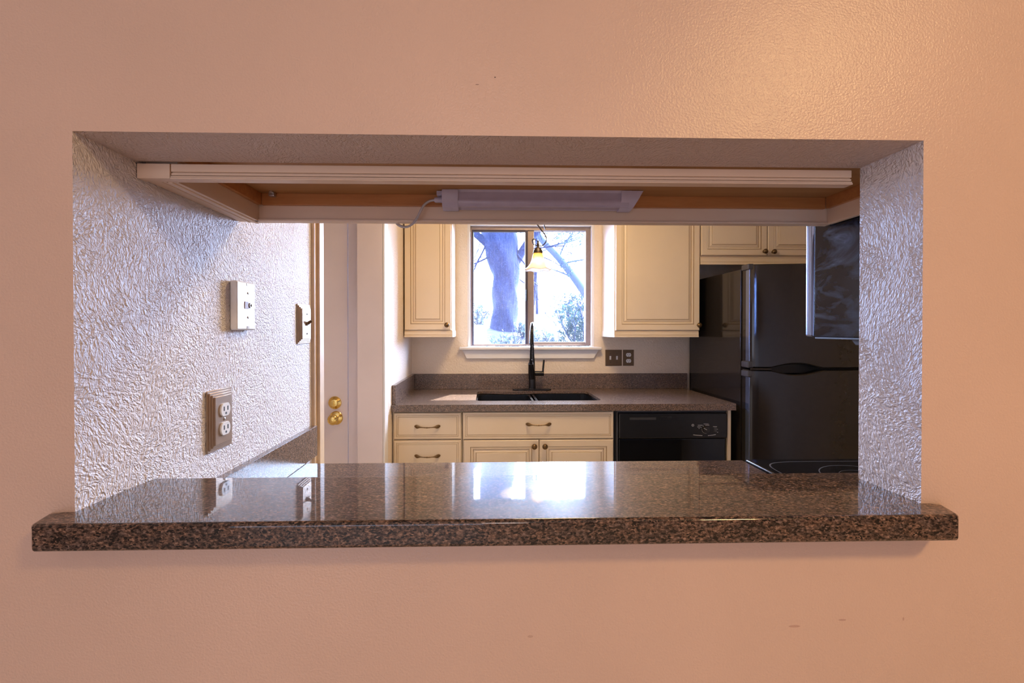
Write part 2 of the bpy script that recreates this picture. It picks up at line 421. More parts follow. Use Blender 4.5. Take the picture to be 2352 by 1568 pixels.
bm = BM(); box(bm, 2.25, 2.36, T, BY, 0, 2.44); struct('wall_right', bm, KWALL)
# hall beyond the left wall, closed by the wall that carries the door
bm = BM(); box(bm, -1.9, -1.8, 0.745, 1.76, 0, 2.44); box(bm, -1.8, LX - 0.114, 0.745, 0.845, 0, 2.44); struct('wall_hall', bm, KWALL)
DX0, DX1 = -1.47, -0.705
bm = BM(); box(bm, -1.8, DX0 - 0.03, 1.66, 1.76, 0, 2.44); box(bm, DX0 - 0.03, NX - 0.114, 1.66, 1.76, 2.06, 2.44); struct('wall_door', bm, KWALL)
# dining room behind the camera
bm = BM(); box(bm, -2.9, -2.8, -4.1, 0, 0, 2.44); struct('wall_dining_left', bm, PEACH)
bm = BM(); box(bm, 3.0, 3.1, -4.1, 0, 0, 2.44); struct('wall_dining_right', bm, PEACH)
bm = BM(); box(bm, -2.8, 3.0, -4.1, -4.0, 0, 2.44); struct('wall_rear', bm, PEACH)
bm = BM(); box(bm, -2.9, 3.1, -4.1, BY + 0.13, -0.1, 0); struct('floor', bm, FLOOR)
bm = BM(); box(bm, -2.9, 3.1, -4.1, BY + 0.13, 2.44, 2.54); struct('ceiling', bm, CEIL)
bm = BM(); box(bm, -3, 4, BY + 0.13, BY + 0.60, 2.26, 2.36, 0.0); struct('added_sun_baffle', bm, SIDING)  # unseen overhang, added to cut the sun patch on the counter short

# casing at the end of the left wall: one board stepped over another
bm = BM(); box(bm, LX - 0.12, LX + 0.010, 0.845, 0.866, 0, 2.2, 0.002); box(bm, LX - 0.12, LX + 0.0195, 0.866, 0.905, 0, 2.2, 0.003)
struct('trim_1', bm, plain('shade_toned_casing_paint', (0.62, 0.45, 0.29), 0.45), smooth=30)  # tan tone carries the casing's warm shade
# jamb and casing right of the door
bm = BM(); box(bm, DX1 + 0.004, -0.655, 1.672, 1.76, 0, 2.06, 0.002); box(bm, -0.655, -0.650, 1.655, 1.76, 0, 2.06)
struct('trim_2', bm, DOORP, smooth=30)
bm = BM(); box(bm, -0.650, -0.524, 1.645, 1.66, 0, 2.2, 0.003); box(bm, -0.650, -0.637, 1.66, 1.76, 0, 2.2); struct('trim_3', bm, DOORP, smooth=30)
bm = BM(); box(bm, -0.524, -0.512, 1.645, 1.715, 0, 2.2, 0.003); struct('trim_4', bm, WHITE, smooth=30)

# door
d = bpy.data.objects.new('door_1', None); COL.objects.link(d); d.location = ((DX0 + DX1) / 2, 1.69, 0); d['kind'] = 'structure'; d['label'] = 'white painted door with a brass deadbolt and knob'
bm = BM(); box(bm, DX0, DX1, 1.675, 1.715, 0.01, 2.05, 0.002); obj('door_slab', bm, DOORP, d)
bm = BM(); lathe(bm, [(0.030, 0), (0.0325, -0.004), (0.031, -0.009), (0.020, -0.016), (0.019, -0.020), (0.0165, -0.022), (0.0, -0.022)], (-0.768, 1.675, 0.953), 'Y')
box(bm, -0.7705, -0.7655, 1.645, 1.654, 0.940, 0.966, 0.002); obj('deadbolt', bm, BRASS, d)
bm = BM(); lathe(bm, [(0.033, 0), (0.0345, -0.004), (0.030, -0.010), (0.013, -0.014), (0.011, -0.030), (0.020, -0.036), (0.026, -0.046), (0.0265, -0.054), (0.022, -0.062), (0.012, -0.066), (0, -0.067)], (-0.763, 1.675, 0.876), 'Y'); kn = obj('door_knob', bm, BRASS, d)

# ------------------------------------------------------------------ window
win = bpy.data.objects.new('window_1', None); COL.objects.link(win); win.location = (0.298, BY + 0.06, WZ0); win['kind'] = 'structure'; win['label'] = 'sliding aluminium window over the sink'
fy0, fy1 = BY + 0.03, BY + 0.085
bm = BM()   # white liner strips round the opening
for a in ((WX0, WX0 + .018, WZ0, WZ1), (WX1 - .018, WX1, WZ0, WZ1), (WX0 + .018, WX1 - .018, WZ1 - .020, WZ1)):
    box(bm, a[0], a[1], BY - 0.006, fy0 + .01, a[2], a[3], 0.002)
obj('liner', bm, WHITE, win)
ix0, ix1, iz0, iz1 = WX0 + .018, WX1 - .018, WZ0 + .008, WZ1 - .020
bm = BM()
box(bm, ix0, ix0 + .014, fy0, fy1, iz0, iz1, .001); box(bm, ix1 - .034, ix1, fy0, fy1, iz0, iz1, .001)
box(bm, ix0 + .014, ix1 - .034, fy0, fy1, iz1 - .026, iz1, .001); box(bm, ix0 + .014, ix1 - .034, fy0, fy1, iz0, iz0 + .012, .001)
box(bm, 0.276, 0.322, fy0 + .012, fy1, iz0 + .012, iz1 - .026, .001)          # fixed meeting rail
box(bm, 0.322, ix1 - .034, fy0 + .012, fy1, iz0 + .012, iz0 + .026, .001)
obj('window_frame', bm, ALU, win)
sx0, sx1, sz0, sz1 = ix0 + .012, 0.278, iz0 + .004, iz1 - .024
sa = BM()
box(sa, sx0, sx0 + .011, fy0 - .002, fy0 + .026, sz0, sz1, .001); box(sa, sx1 - .018, sx1, fy0 + .002, fy0 + .026, sz0, sz1, .001)
box(sa, sx0 + .011, sx1 - .018, fy0 - .002, fy0 + .026, sz1 - .014, sz1, .001); box(sa, sx0 + .009, sx1 - .018, fy0 + .006, fy0 + .026, sz0, sz0 + .009, .001)
sash = obj('sash', sa, ALUD, win)
bm = BM(); box(bm, sx0 + .007, sx1 - .014, fy0 + .014, fy0 + .018, sz0 + .007, sz1 - .007); obj('pane', bm, PANE, sash, 0)
bm = BM(); box(bm, sx1 - .013, sx1 - .002, fy0 - .008, fy0 + .004, 1.52, 1.60, .002); obj('latch', bm, BLACKP, sash)
bm = BM(); box(bm, 0.320, ix1 - .032, fy0 + .034, fy0 + .038, iz0 + .024, iz1 - .024); obj('pane', bm, PANE, win, 0)
bm = BM(); box(bm, -0.195, 0.780, BY - .052, fy0 + .002, WZ0 - .018, WZ0 + .002, .006, 3); obj('sill', bm, WHITE, win)
bm = BM(); prism(bm, [(-0.178, WZ0 - .018), (0.763, WZ0 - .018), (0.730, WZ0 - .078), (-0.145, WZ0 - .078)], .022, 'XZ', BY - .022, .003); obj('apron', bm, WHITE, win)

# ------------------------------------------------------------------ serving ledge
bm = BM()
prism(bm, [(-0.584, -0.043), (0.635, -0.043), (0.643, -0.036), (0.655, -0.001), (RX - .001, -0.001), (RX - .001, T + .001), (0.66, T + .001), (0.66, .147), (LX + .001, .147), (LX + .001, -0.001), (-0.603, -0.001), (-0.592, -0.036)], .036, 'XY', 1.031, .006, 4)
tag(obj('bar_ledge', bm, GRAN), 'long brown speckled stone ledge lying in the serving hatch', 'ledge')

# ------------------------------------------------------------------ countertop behind the hatch
CZ0, CZ1 = 0.877, 0.914
kc = thing('countertop', 'low stone countertop just beyond the ledge, with upstand against the left textured wall', 'countertop', (0.1, 0.43, CZ0))
bm = BM(); box(bm, LX + .001, 0.790, T + .001, 0.755, CZ0, CZ1, .004); obj('worktop', bm, GRAN, kc)
bm = BM(); box(bm, LX + .001, LX + .019, T + .02, 0.843, CZ1, 1.010, .002); obj('backsplash', bm, LAM, kc)
bc = thing('base_cabinet', 'cream base cabinet under the low countertop just beyond the ledge', 'cabinet', (0.1, 0.43, 0))
bm = BM(); box(bm, LX + .003, 0.785, T + .003, 0.715, 0.0, CZ0); obj('carcass', bm, CREAM, bc)
for i in range(3):
    bm = BM(); panel(bm, -0.54 + i * .44, -0.54 + i * .44 + .43, .12, .86, 0.737, DOORPROF, .02, -1); obj('door', bm, [CREAM, GLAZE], bc, 0)

# range to the right
rg = thing('cooking_range', 'black range with smooth glass cooktop right of the low countertop', 'range', (1.18, 0.44, 0))
bm = BM(); box(bm, 0.797, 1.555, T + .006, 0.715, 0.0, 0.905, .004); obj('body', bm, BLACK, rg)
bm = BM(); box(bm, 0.794, 1.558, T + .006, 0.745, 0.905, 0.919, .005, 3); ck = obj('cooktop', bm, GLASSK, rg)
def ring(bm, cx, cy, z, rx, ry, w_, n=64, sup=2.0):
    a, b = [], []
    for i in range(n):
        t = 2 * PI * i / n; c_, s_ = math.cos(t), math.sin(t)
        u = math.copysign(abs(c_) ** (2 / sup), c_); v = math.copysign(abs(s_) ** (2 / sup), s_)
        a.append(bm.verts.new((cx + rx * u, cy + ry * v, z))); b.append(bm.verts.new((cx + (rx - w_) * u, cy + (ry - w_) * v, z)))
    for i in range(n): bm.faces.new((a[i], a[(i + 1) % n], b[(i + 1) % n], b[i]))
bm = BM(); ring(bm, 1.176, 0.425, 0.9195, 0.362, 0.292, .003, 96, 9); obj('border_line', bm, GREYP, ck, 0)
for cx, cy, r in ((1.03, 0.56, .115), (1.36, 0.57, .085), (1.02, 0.28, .085), (1.35, 0.28, .105)):
    bm = BM(); ring(bm, cx, cy, 0.9195, r, r, .003); ring(bm, cx, cy, 0.9195, r * .6, r * .6, .0015); obj('burner_ring', bm, GREYP, ck, 0)
bm = BM(); box(bm, 0.82, 1.535, 0.716, 0.745, 0.17, 0.80, .006); box(bm, 0.90, 1.45, 0.765, 0.785, 0.745, 0.765, .006); box(bm, 0.91, 0.93, 0.745, 0.775, 0.745, 0.765); box(bm, 1.42, 1.44, 0.745, 0.775, 0.745, 0.765); obj('oven_door', bm, BLACK, rg)

# ------------------------------------------------------------------ wall cabinet over the hatch
RZ0, RZ1, PZ = 1.562, 1.586, 1.622
hc = thing('wall_cabinet', 'cream wall cabinet hanging over the hatch, its wooden underside showing', 'cabinet', (0.11, 0.27, RZ0))
bm = BM(); box(bm, LX + .002, 0.795, T + .002, 0.40, PZ + .006, 2.36); obj('carcass', bm, CREAM, hc)
bm = BM(); box(bm, LX + .02, 0.790, T + .018, 0.398, PZ, PZ + .006); obj('bottom_panel', bm, PLY, hc, 0)
bm = BM()   # moulding seen through the hatch: flat, groove, two beads, lip
for z0, z1, y0 in ((1.5735, RZ1, .1135), (1.5715, 1.5735, .1165), (1.5680, 1.5715, .1140), (1.5665, 1.5680, .1170), (1.5635, 1.5665, .1120), (RZ0 - .001, 1.5635, .1105)):
    box(bm, -0.513, 0.612, y0, .130, z0, z1, .0006, 1)
obj('front_light_rail', bm, RAILP, hc, 30)
bm = BM(); box(bm, LX + .002, -0.514, .112, .131, RZ0, RZ1, .001); obj('corner_block', bm, RAILP, hc)
bm = BM()   # left rail with a reeded underside
box(bm, LX + .002, -0.524, .131, .418, RZ0 + .006, PZ + .006)
for x0, x1, z0 in ((LX + .002, -0.548, RZ0 + .002), (-0.546, -0.540, RZ0), (-0.538, -0.532, RZ0), (-0.530, -0.522, RZ0 - .002)):
    box(bm, x0, x1, .131, .418, z0, RZ0 + .008, .001, 1)
obj('side_light_rail', bm, RAILP, hc, 30)
bm = BM(); box(bm, -0.524, -0.514, .131, .404, RZ0, PZ); obj('side_light_rail', bm, RAILP, hc, 30)
bm = BM(); box(bm, -0.514, -0.504, .131, .392, RZ0 + .034, PZ, .001); obj('wood_lip', bm, LIP, hc, 30)
bm = BM(); box(bm, -0.514, 0.795, .400, .418, RZ0 + .003, PZ + .006, .001); box(bm, -0.524, 0.795, .396, .420, RZ0, RZ0 + .0045, .001); obj('back_light_rail', bm, RAILP, hc, 30)
bm = BM(); box(bm, -0.504, 0.776, .391, .400, RZ0 + .034, PZ, .001); obj('wood_lip', bm, LIP, hc, 30)
bm = BM(); box(bm, 0.786, 0.797, .115, .40, RZ0, PZ + .006, .001); obj('side_light_rail', bm, RAILP, hc, 30)
bm = BM(); box(bm, 0.776, 0.786, .131, .391, RZ0 + .034, PZ, .001); obj('wood_lip', bm, LIP, hc, 30)
bm = BM(); lathe(bm, [(.004, 0), (.004, -.003), (.001, -.004)], (-0.475, .375, PZ), 'Z', 12); box(bm, -0.483, -0.470, .378, .390, PZ - .010, PZ, .002); obj('bracket', bm, STEEL, hc)
for x0, x1 in ((-0.50, 0.14), (0.145, 0.785)):
    bm = BM(); panel(bm, x0, x1, 1.64, 2.33, 0.42, DOORPROF, .02, -1); obj('door', bm, [CREAM, GLAZE], hc, 0)

# under-cabinet lamp
ul = thing('undercabinet_light', 'grey plastic strip light fixed under the wall cabinet over the hatch', 'light', (0.1, 0.375, PZ))
bm = BM(); prism(bm, [(.352, PZ), (.390, PZ), (.390, PZ - .033), (.384, PZ - .036)], .40, 'YZ', -0.085, .001); obj('housing', bm, FIXT, ul)
bm = BM()
import math as _m
prof = [(.356, PZ - .004)] + [(.3665 + .0115 * _m.cos(a), PZ - .0225 + .0125 * _m.sin(a)) for a in [PI * .80 + k * PI / 8 for k in range(8)]] + [(.386, PZ - .036)]
prism(bm, prof, .375, 'YZ', -0.065, 0); obj('diffuser', bm, LENS, ul)
bm = BM(); prism(bm, [(.350, PZ - .001), (.390, PZ - .001), (.390, PZ - .038), (.378, PZ - .0395), (.360, PZ - .033), (.351, PZ - .018)], .036, 'YZ', -0.100, .002); box(bm, -0.112, -0.098, .360, .384, PZ - .010, PZ - .001, .001); obj('end_cap', bm, FIXT, ul)
bm = BM()
ra = [(.350, PZ - .001), (.390, PZ - .001), (.390, PZ - .038), (.378, PZ - .0395), (.360, PZ - .033), (.351, PZ - .018)]
A = [bm.verts.new((0.292, y, z)) for y, z in ra]; B = [bm.verts.new((0.340 - (PZ - z) * .55, y, z)) for y, z in ra]
bm.faces.new(A); bm.faces.new(B)
for i in range(6): bm.faces.new((A[i], A[(i + 1) % 6], B[(i + 1) % 6], B[i]))
obj('end_cap', bm, FIXT, ul)
bm = BM(); tube(bm, [(-0.100, .372, PZ - .018), (-0.114, .372, PZ - .018), (-0.118, .372, PZ - .018)], [.006, .006, .0045], 14); obj('plug', bm, FIXT, ul)
bm = BM(); tube(bm, [(-0.116, .372, PZ - .018), (-0.130, .372, PZ - .021), (-0.143, .373, PZ - .032), (-0.154, .376, PZ - .052), (-0.166, .384, PZ - .066), (-0.182, .398, PZ - .0715), (-0.200, .416, PZ - .066), (-0.212, .424, PZ - .055), (-0.22, .424, PZ - .03)], .0026, 10, 1.5); obj('cord', bm, CORD, ul)

# ------------------------------------------------------------------ fittings on the left wall
PX = LX + .001
def screw_x(bm, x, y, z, r=.003, mi=0): lathe(bm, [(r, 0), (r, .0012), (r * .6, .002), (0, .002)], (x, y, z), 'X', 14, mi)
ph = thing('telephone_plate', 'white raised wall plate with small square jack, highest fitting on the left textured wall', 'wall plate', (PX, 0.415, 1.375))
bm = BM(); box(bm, PX, PX + .016, 0.377, 0.457, 1.317, 1.427, .004, 3); obj('cover', bm, WHITEP, ph)
bm = BM(); box(bm, PX + .012, PX + .0172, .4085, .4235, 1.366, 1.382); obj('jack', bm, plain('tan_jack_plastic', (0.30, 0.16, 0.09), 0.5), ph, 0)
bm = BM(); lathe(bm, [(.006, 0), (.006, .003), (.003, .003), (.003, .0005), (0, .0005)], (PX + .0155, .432, 1.374), 'X', 16); obj('socket', bm, BROWNM, ph)
for z in (1.3465, 1.402):
    bm = BM(); screw_x(bm, PX + .0155, .424, z); box(bm, PX + .0165, PX + .018, .4213, .4267, z - .0005, z + .0005); obj('screw', bm, STEEL, ph)
for z in (1.323, 1.421):
    bm = BM(); box(bm, PX + .0145, PX + .0167, .418, .427, z - .003, z + .003); obj('slot', bm, BROWNM, ph, 0)

def stepped(bm, y0, y1, z0, z1, n=4, st=.0045, dx=.0028):
    for i in range(n): box(bm, PX + (0 if i == 0 else i * dx - .0012), PX + (i + 1) * dx, y0 + i * st, y1 - i * st, z0 + i * st, z1 - i * st, .0007, 1)
    return PX + n * dx
def receptacle_x(parent, x, y, z, group=None):
    bm = BM()
    n = 28; poly = []
    for i in range(n):
        a = 2 * PI * i / n; poly.append((y + .017 * math.cos(a), z + max(-.0130, min(.0130, .0165 * math.sin(a)))))
    prism(bm, poly, .004, 'YZ', x, .001, 2); r = obj('receptacle', bm, WHITEP, parent)
    bm = BM(); box(bm, x + .0035, x + .0043, y - .0085, y - .005, z - .002, z + .007); box(bm, x + .0035, x + .0043, y + .005, y + .0085, z - .002, z + .007)
    lathe(bm, [(.0026, .0035), (.0026, .0043)], (x, y, z - .0075), 'X', 12); obj('slots', bm, DARK, r, 0)
ou = thing('outlet_plate', 'stepped antique brass outlet plate with two white sockets, lowest on the left wall', 'outlet', (PX, .335, 1.13))
bm = BM(); xt = stepped(bm, .291, .379, 1.067, 1.193); obj('cover', bm, BRASSPL, ou)
for z in (1.150, 1.1105): receptacle_x(ou, xt - .0005, .336, z)
bm = BM(); screw_x(bm, xt - .0005, .336, 1.130, .0035); obj('screw', bm, STEEL, ou)
sw = thing('switch_plate', 'stepped metal switch plate with one toggle, next to the door casing on the left wall', 'light switch', (PX, .777, 1.335))
bm = BM(); xt = stepped(bm, .730, .822, 1.276, 1.396); obj('cover', bm, BRASSPL, sw)
bm = BM(); prism(bm, [(.772, 1.331), (.784, 1.331), (.784, 1.342), (.772, 1.342)], .006, 'YZ', xt - .001); o_ = obj('toggle_slot', bm, BROWNM, sw, 0)
bm = BM(); tube(bm, [(xt, .778, 1.336), (xt + .007, .778, 1.341), (xt + .014, .778, 1.346)], [.005, .0045, .0035], 4, .8, smooth=0); obj('toggle', bm, BROWNM, sw, 0)
for z in (1.306, 1.366):
    bm = BM(); screw_x(bm, xt - .0005, .778, z, .0028); obj('screw', bm, DARK, sw)

# ------------------------------------------------------------------ sink run
sc_ = thing('countertop', 'speckled countertop under the window, cut out for the black sink', 'countertop', (0.43, 2.17, CZ0))
CX0, CX1, CY0, CY1 = NX + .002, 1.362, 1.830, BY - .001
bm = BM()
outer = [(CX0, CY0), (CX1, CY0), (CX1, CY1), (CX0, CY1)]
inner = []
def arc(cx, cy, r, a0, a1, k=6): return [(cx + r * math.cos(a0 + (a1 - a0) * i / k), cy + r * math.sin(a0 + (a1 - a0) * i / k)) for i in range(k + 1)]
inner += arc(-0.035, 2.000, .035, PI, 1.5 * PI) + arc(0.620, 2.000, .035, 1.5 * PI, 2 * PI) + arc(0.610, 2.325, .045, 0, .5 * PI)
inner += [(0.45, 2.372), (0.33, 2.368), (0.24, 2.350), (0.16, 2.338), (0.08, 2.352)] + arc(-0.020, 2.330, .05, .5 * PI, PI)
def loop(bm, pts, z):
    vs = [bm.verts.new((x, y, z)) for x, y in pts]; return vs, [bm.edges.new((vs[i], vs[(i + 1) % len(vs)])) for i in range(len(vs))]
vo, eo = loop(bm, outer, CZ1); vi, ei = loop(bm, inner, CZ1)
bmesh.ops.triangle_fill(bm, use_beauty=True, use_dissolve=False, edges=eo + ei)
ex = bmesh.ops.extrude_face_region(bm, geom=bm.faces[:])
bmesh.ops.translate(bm, vec=(0, 0, -.016), verts=[g for g in ex['geom'] if isinstance(g, bmesh.types.BMVert)])
box(bm, CX0, CX1, CY0, CY0 + .032, CZ0, CZ1 - .016); box(bm, CX1 - .015, CX1, CY0 + .032, CY1, CZ0, CZ1 - .016)
obj('worktop', bm, LAM, sc_, 30)
bm = BM(); box(bm, CX0 + .02, CX1 + .020, BY - .021, BY - .001, CZ1, 1.018, .002); obj('backsplash', bm, LAM, sc_)
bm = BM(); box(bm, CX0, CX0 + .020, CY0 + .02, BY - .001, CZ1, 1.018, .002); obj('backsplash', bm, LAM, sc_)

sk = thing('kitchen_sink', 'black double-bowl sink set under the counter below the window', 'sink', (0.30, 2.17, 0.70))
def bowl(bm, x0, x1, y0, y1, z0, z1, r=.04):
    def rr(x0, x1, y0, y1, z):
        return [bm.verts.new((x, y, z)) for x, y in arc(x0 + r, y0 + r, r, PI, 1.5 * PI, 4) + arc(x1 - r, y0 + r, r, 1.5 * PI, 2 * PI, 4) + arc(x1 - r, y1 - r, r, 0, .5 * PI, 4) + arc(x0 + r, y1 - r, r, .5 * PI, PI, 4)]
    rings = [rr(x0 - .025, x1 + .025, y0 - .02, y1 + .02, z1), rr(x0, x1, y0, y1, z1), rr(x0 + .006, x1 - .006, y0 + .006, y1 - .006, z0 + .03), rr(x0 + .03, x1 - .03, y0 + .03, y1 - .03, z0)]
    n = len(rings[0])
    for a, b in zip(rings, rings[1:]):
        for i in range(n): bm.faces.new((a[i], a[(i + 1) % n], b[(i + 1) % n], b[i]))
    bm.faces.new(rings[-1])
for x0, x1, y1 in ((-0.062, 0.262, 2.335), (0.300, 0.648, 2.365)):
    bm = BM(); bowl(bm, x0, x1, 1.972, y1, 0.70, CZ1 - .019); o_ = obj('bowl', bm, SINKM, sk)
    md = o_.modifiers.new('thickness', 'SOLIDIFY'); md.thickness = .004; md.offset = -1
    bm = BM(); lathe(bm, [(.04, .0), (.042, .003), (.03, .004), (.0, .002)], ((x0 + x1) / 2, 2.16, .701), 'Z', 24); obj('drain', bm, STEEL, o_)
bm = BM(); box(bm, 0.262, 0.300, 1.975, 2.335, CZ1 - .06, CZ1 - .026, .010, 3); obj('divider', bm, SINKM, sk)

fa = thing('kitchen_faucet', 'tall dark pull-down faucet behind the sink', 'faucet', (0.295, 2.415, CZ1))
bm = BM(); prism(bm, arc(0.195, 2.42, .030, .5 * PI, 1.5 * PI, 10) + arc(0.395, 2.42, .030, -.5 * PI, .5 * PI, 10), .010, 'XY', CZ1, .003); obj('base_plate', bm, FAUC, fa)
bm = BM(); lathe(bm, [(.025, .010), (.0235, .014), (.0235, .075), (.0215, .078), (.0215, .095)], (0.297, 2.42, CZ1), 'Z', 28); obj('body', bm, FAUC, fa)
bm = BM(); tube(bm, [(0.296, 2.42, 0.995), (0.291, 2.395, 1.04), (0.283, 2.36, 1.098)], [.024, .023, .018], 24); tube(bm, [(0.283, 2.36, 1.096), (0.281, 2.352, 1.122)], [.011, .010], 20, smooth=0); obj('dock', bm, FAUC, fa)
bm = BM(); tube(bm, [(0.299, 2.425, 0.98), (0.306, 2.43, 1.06), (0.302, 2.432, 1.16), (0.300, 2.43, 1.24), (0.297, 2.41, 1.315), (0.292, 2.37, 1.352), (0.287, 2.32, 1.358), (0.283, 2.285, 1.335)], [.0115, .0115, .0105, .0105, .0105, .0105, .0105, .0105], 18); obj('spout', bm, FAUC, fa)
bm = BM(); tube(bm, [(0.284, 2.29, 1.342), (0.280, 2.268, 1.305), (0.278, 2.258, 1.235), (0.278, 2.257, 1.228)], [.0115, .0125, .0150, .0125], 20); obj('spray_head', bm, FAUC, fa)
bm = BM(); tube(bm, [(0.279, 2.29, 1.24), (0.279, 2.32, 1.18), (0.281, 2.350, 1.118)], .0062, 12); obj('dock_arm', bm, FAUC, fa)
bm = BM(); tube(bm, [(0.305, 2.415, 1.027), (0.340, 2.415, 1.027), (0.374, 2.415, 1.027)], .0165, 20, smooth=0); tube(bm, [(0.368, 2.415, 1.030), (0.371, 2.413, 1.07), (0.375, 2.41, 1.118)], [.0065, .0065, .006], 12); obj('handle', bm, FAUC, fa)

# handles
def pull(bm, cx, yf, cz, L=.140):
    n = 25; rings = []
    for i in range(n):
        t = -1 + 2 * i / (n - 1); a = abs(t)
        h = .0026 + .0078 * math.exp(-((a - .80) / .20) ** 2) * (1 if a < .93 else max(.15, (1 - a) / .07)) + .0016 * math.exp(-(t / .04) ** 2) + .0012 * math.exp(-((a - .14) / .03) ** 2)
        y = yf - .003 - .018 * (1 - a ** 2.5); z = cz - .005 * (1 - a ** 1.5); dth = max(.002, h * .55)
        rings.append([bm.verts.new((cx + t * L / 2, y + dth * math.cos(2 * PI * k / 10), z + h * math.sin(2 * PI * k / 10))) for k in range(10)])
    for a, b in zip(rings, rings[1:]):
        for k in range(10): bm.faces.new((a[k], a[(k + 1) % 10], b[(k + 1) % 10], b[k]))
    bm.faces.new(rings[0]); bm.faces.new(rings[-1])
    for s in (-1, 1): lathe(bm, [(.004, 0), (.004, -.006)], (cx + s * L * .42, yf, cz), 'Y', 10)
    return bm
def knob(bm, cx, yf, cz, r=.0155):
    n = 24
    lathe(bm, [(r * .55, 0), (r * .4, -.004), (r * .4, -.011), (r * .85, -.015), (r, -.019), (r * .95, -.023), (r * .78, -.0245), (r * .72, -.0235), (r * .45, -.0275), (0, -.0285)], (cx, yf, cz), 'Y', n)
    return bm
DF = 1.845                                                  # plane of the lower fronts
def face(parent, name, x0, x1, z0, z1, prof, yf): 
    bm = BM(); panel(bm, x0, x1, z0, z1, yf, prof, .019); return obj(name, bm, [CREAM, GLAZE], parent, 0)
db = thing('drawer_cabinet', 'cream base cabinet with a stack of drawers, left end of the sink counter', 'cabinet', (-0.33, 2.18, 0))
bm = BM(); box(bm, NX + .003, -0.142, DF + .020, BY - .003, 0.0, CZ0 - .0005); obj('carcass', bm, CREAM, db)
for z0, z1, hz in ((0.726, 0.868, 0.797), (0.555, 0.718, 0.637), (0.34, 0.547, 0.44), (0.11, 0.332, 0.22)):
    dr = face(db, 'drawer', -0.510, -0.147, z0, z1, DRAWPROF, DF)
    bm = BM(); pull(bm, -0.328, DF, hz); obj('handle', bm, BRONZE, dr)
sb = thing('sink_cabinet', 'cream sink base cabinet with false drawer front and two paneled doors below the window', 'cabinet', (0.28, 2.18, 0))
bm = BM(); box(bm, -0.139, 0.694, DF + .020, BY - .003, 0.0, .66); box(bm, -0.139, -0.115, DF + .020, BY - .003, .66, CZ0 - .0005); box(bm, 0.672, 0.694, DF + .020, BY - .003, .66, CZ0 - .0005); box(bm, -0.115, 0.672, DF + .020, DF + .04, .66, CZ0 - .0005); obj('carcass', bm, CREAM, sb)
ff = face(sb, 'drawer_front', -0.136, 0.688, 0.724, 0.870, DRAWPROF, DF)
bm = BM(); pull(bm, 0.276, DF, 0.806); obj('handle', bm, BRONZE, ff)
for x0, x1, kx in ((-0.132, 0.277, 0.252), (0.282, 0.688, 0.310)):
    dd = face(sb, 'door', x0, x1, 0.11, 0.717, DOORPROF, DF)
    bm = BM(); knob(bm, kx, DF, 0.685); obj('knob', bm, BRONZE, dd)
ep = tag(obj('end_panel', box(BM(), 1.326, 1.344, DF + .004, BY - .003, 0.0, CZ0 - .0005, .001), CREAM), 'narrow cream end panel between dishwasher and refrigerator', 'panel')

dw = thing('dishwasher', 'black built-in dishwasher with a dial under the right end of the sink counter', 'dishwasher', (1.015, 2.15, 0))
bm = BM(); box(bm, 0.698, 1.322, DF + .02, BY - .01, 0.0, CZ0 - .0015); obj('tub', bm, BLACKP, dw)
bm = BM(); box(bm, 0.712, 1.322, DF + .008, DF + .02, .866, CZ0 - .003, .001); box(bm, 0.708, 0.713, DF + .004, DF + .02, .12, .874, .001); obj('trim_frame', bm, GREYP, dw)
bm = BM(); box(bm, 0.717, 1.318, DF - .006, DF + .02, .722, .860, .006, 3); cp = obj('control_panel', bm, BLACKP, dw)
bm = BM(); box(bm, 0.719, 1.312, DF + .002, DF + .02, .14, .718, .004); obj('door_panel', bm, GLASSK, dw)
bm = BM(); box(bm, 0.72, 1.31, DF + .05, DF + .07, 0.0, .13); obj('kick_plate', bm, BLACKP, dw)
yk = DF - .006
bm = BM()
for k in range(6): box(bm, 0.776, 0.922, yk - .0015, yk + .001, .826 + k * .0022, .8272 + k * .0022)
obj('vent_grille', bm, GREYP, cp, 0)
bm = BM(); box(bm, 0.945, 1.075, yk - .002, yk + .001, .826, .842, .001); box(bm, 0.985, 1.008, yk - .007, yk, .834, .842, .002); box(bm, 0.947, 0.951, yk - .003, yk, .826, .836); obj('latch', bm, BLACKP, cp)
bm = BM(); lathe(bm, [(.019, 0), (.019, -.010), (.0175, -.012), (0, -.012)], (1.198, yk, .771), 'Y', 32); dl = obj('dial', bm, BLACK, cp)
bm = BM()
o0 = Vector((1.181, 0, .781)); o1 = Vector((1.199, 0, .771)); dn = (o1 - o0).normalized(); pn = Vector((-dn.z, 0, dn.x)) * .0012
for sgn in (0,):
    vs = [bm.verts.new((p.x, yk - .0125, p.z)) for p in (o0 + pn, o1 + pn, o1 - pn, o0 - pn)]; bm.faces.new(vs)
obj('pointer', bm, MARK, dl, 0)
bm = BM()       # printed markings round the dial
def strip(bm, pts, w_):
    for (x0, z0), (x1, z1) in zip(pts, pts[1:]):
        d_ = Vector((x1 - x0, 0, z1 - z0)).normalized(); p_ = Vector((-d_.z, 0, d_.x)) * w_ / 2
        bm.faces.new([bm.verts.new((x + q.x, yk - .0006, z + q.z)) for x, z, q in ((x0, z0, p_), (x1, z1, p_), (x1, z1, -p_), (x0, z0, -p_))])
strip(bm, [(1.198 + .0215 * math.cos(a), .771 + .0215 * math.sin(a)) for a in [math.radians(d_) for d_ in range(170, 391, 10)]], .0014)
px = lambda u, v: (1.126 + (u - 440) * .0001155, .7945 - (v - 322) * .0001155)      # from the close-up of the panel
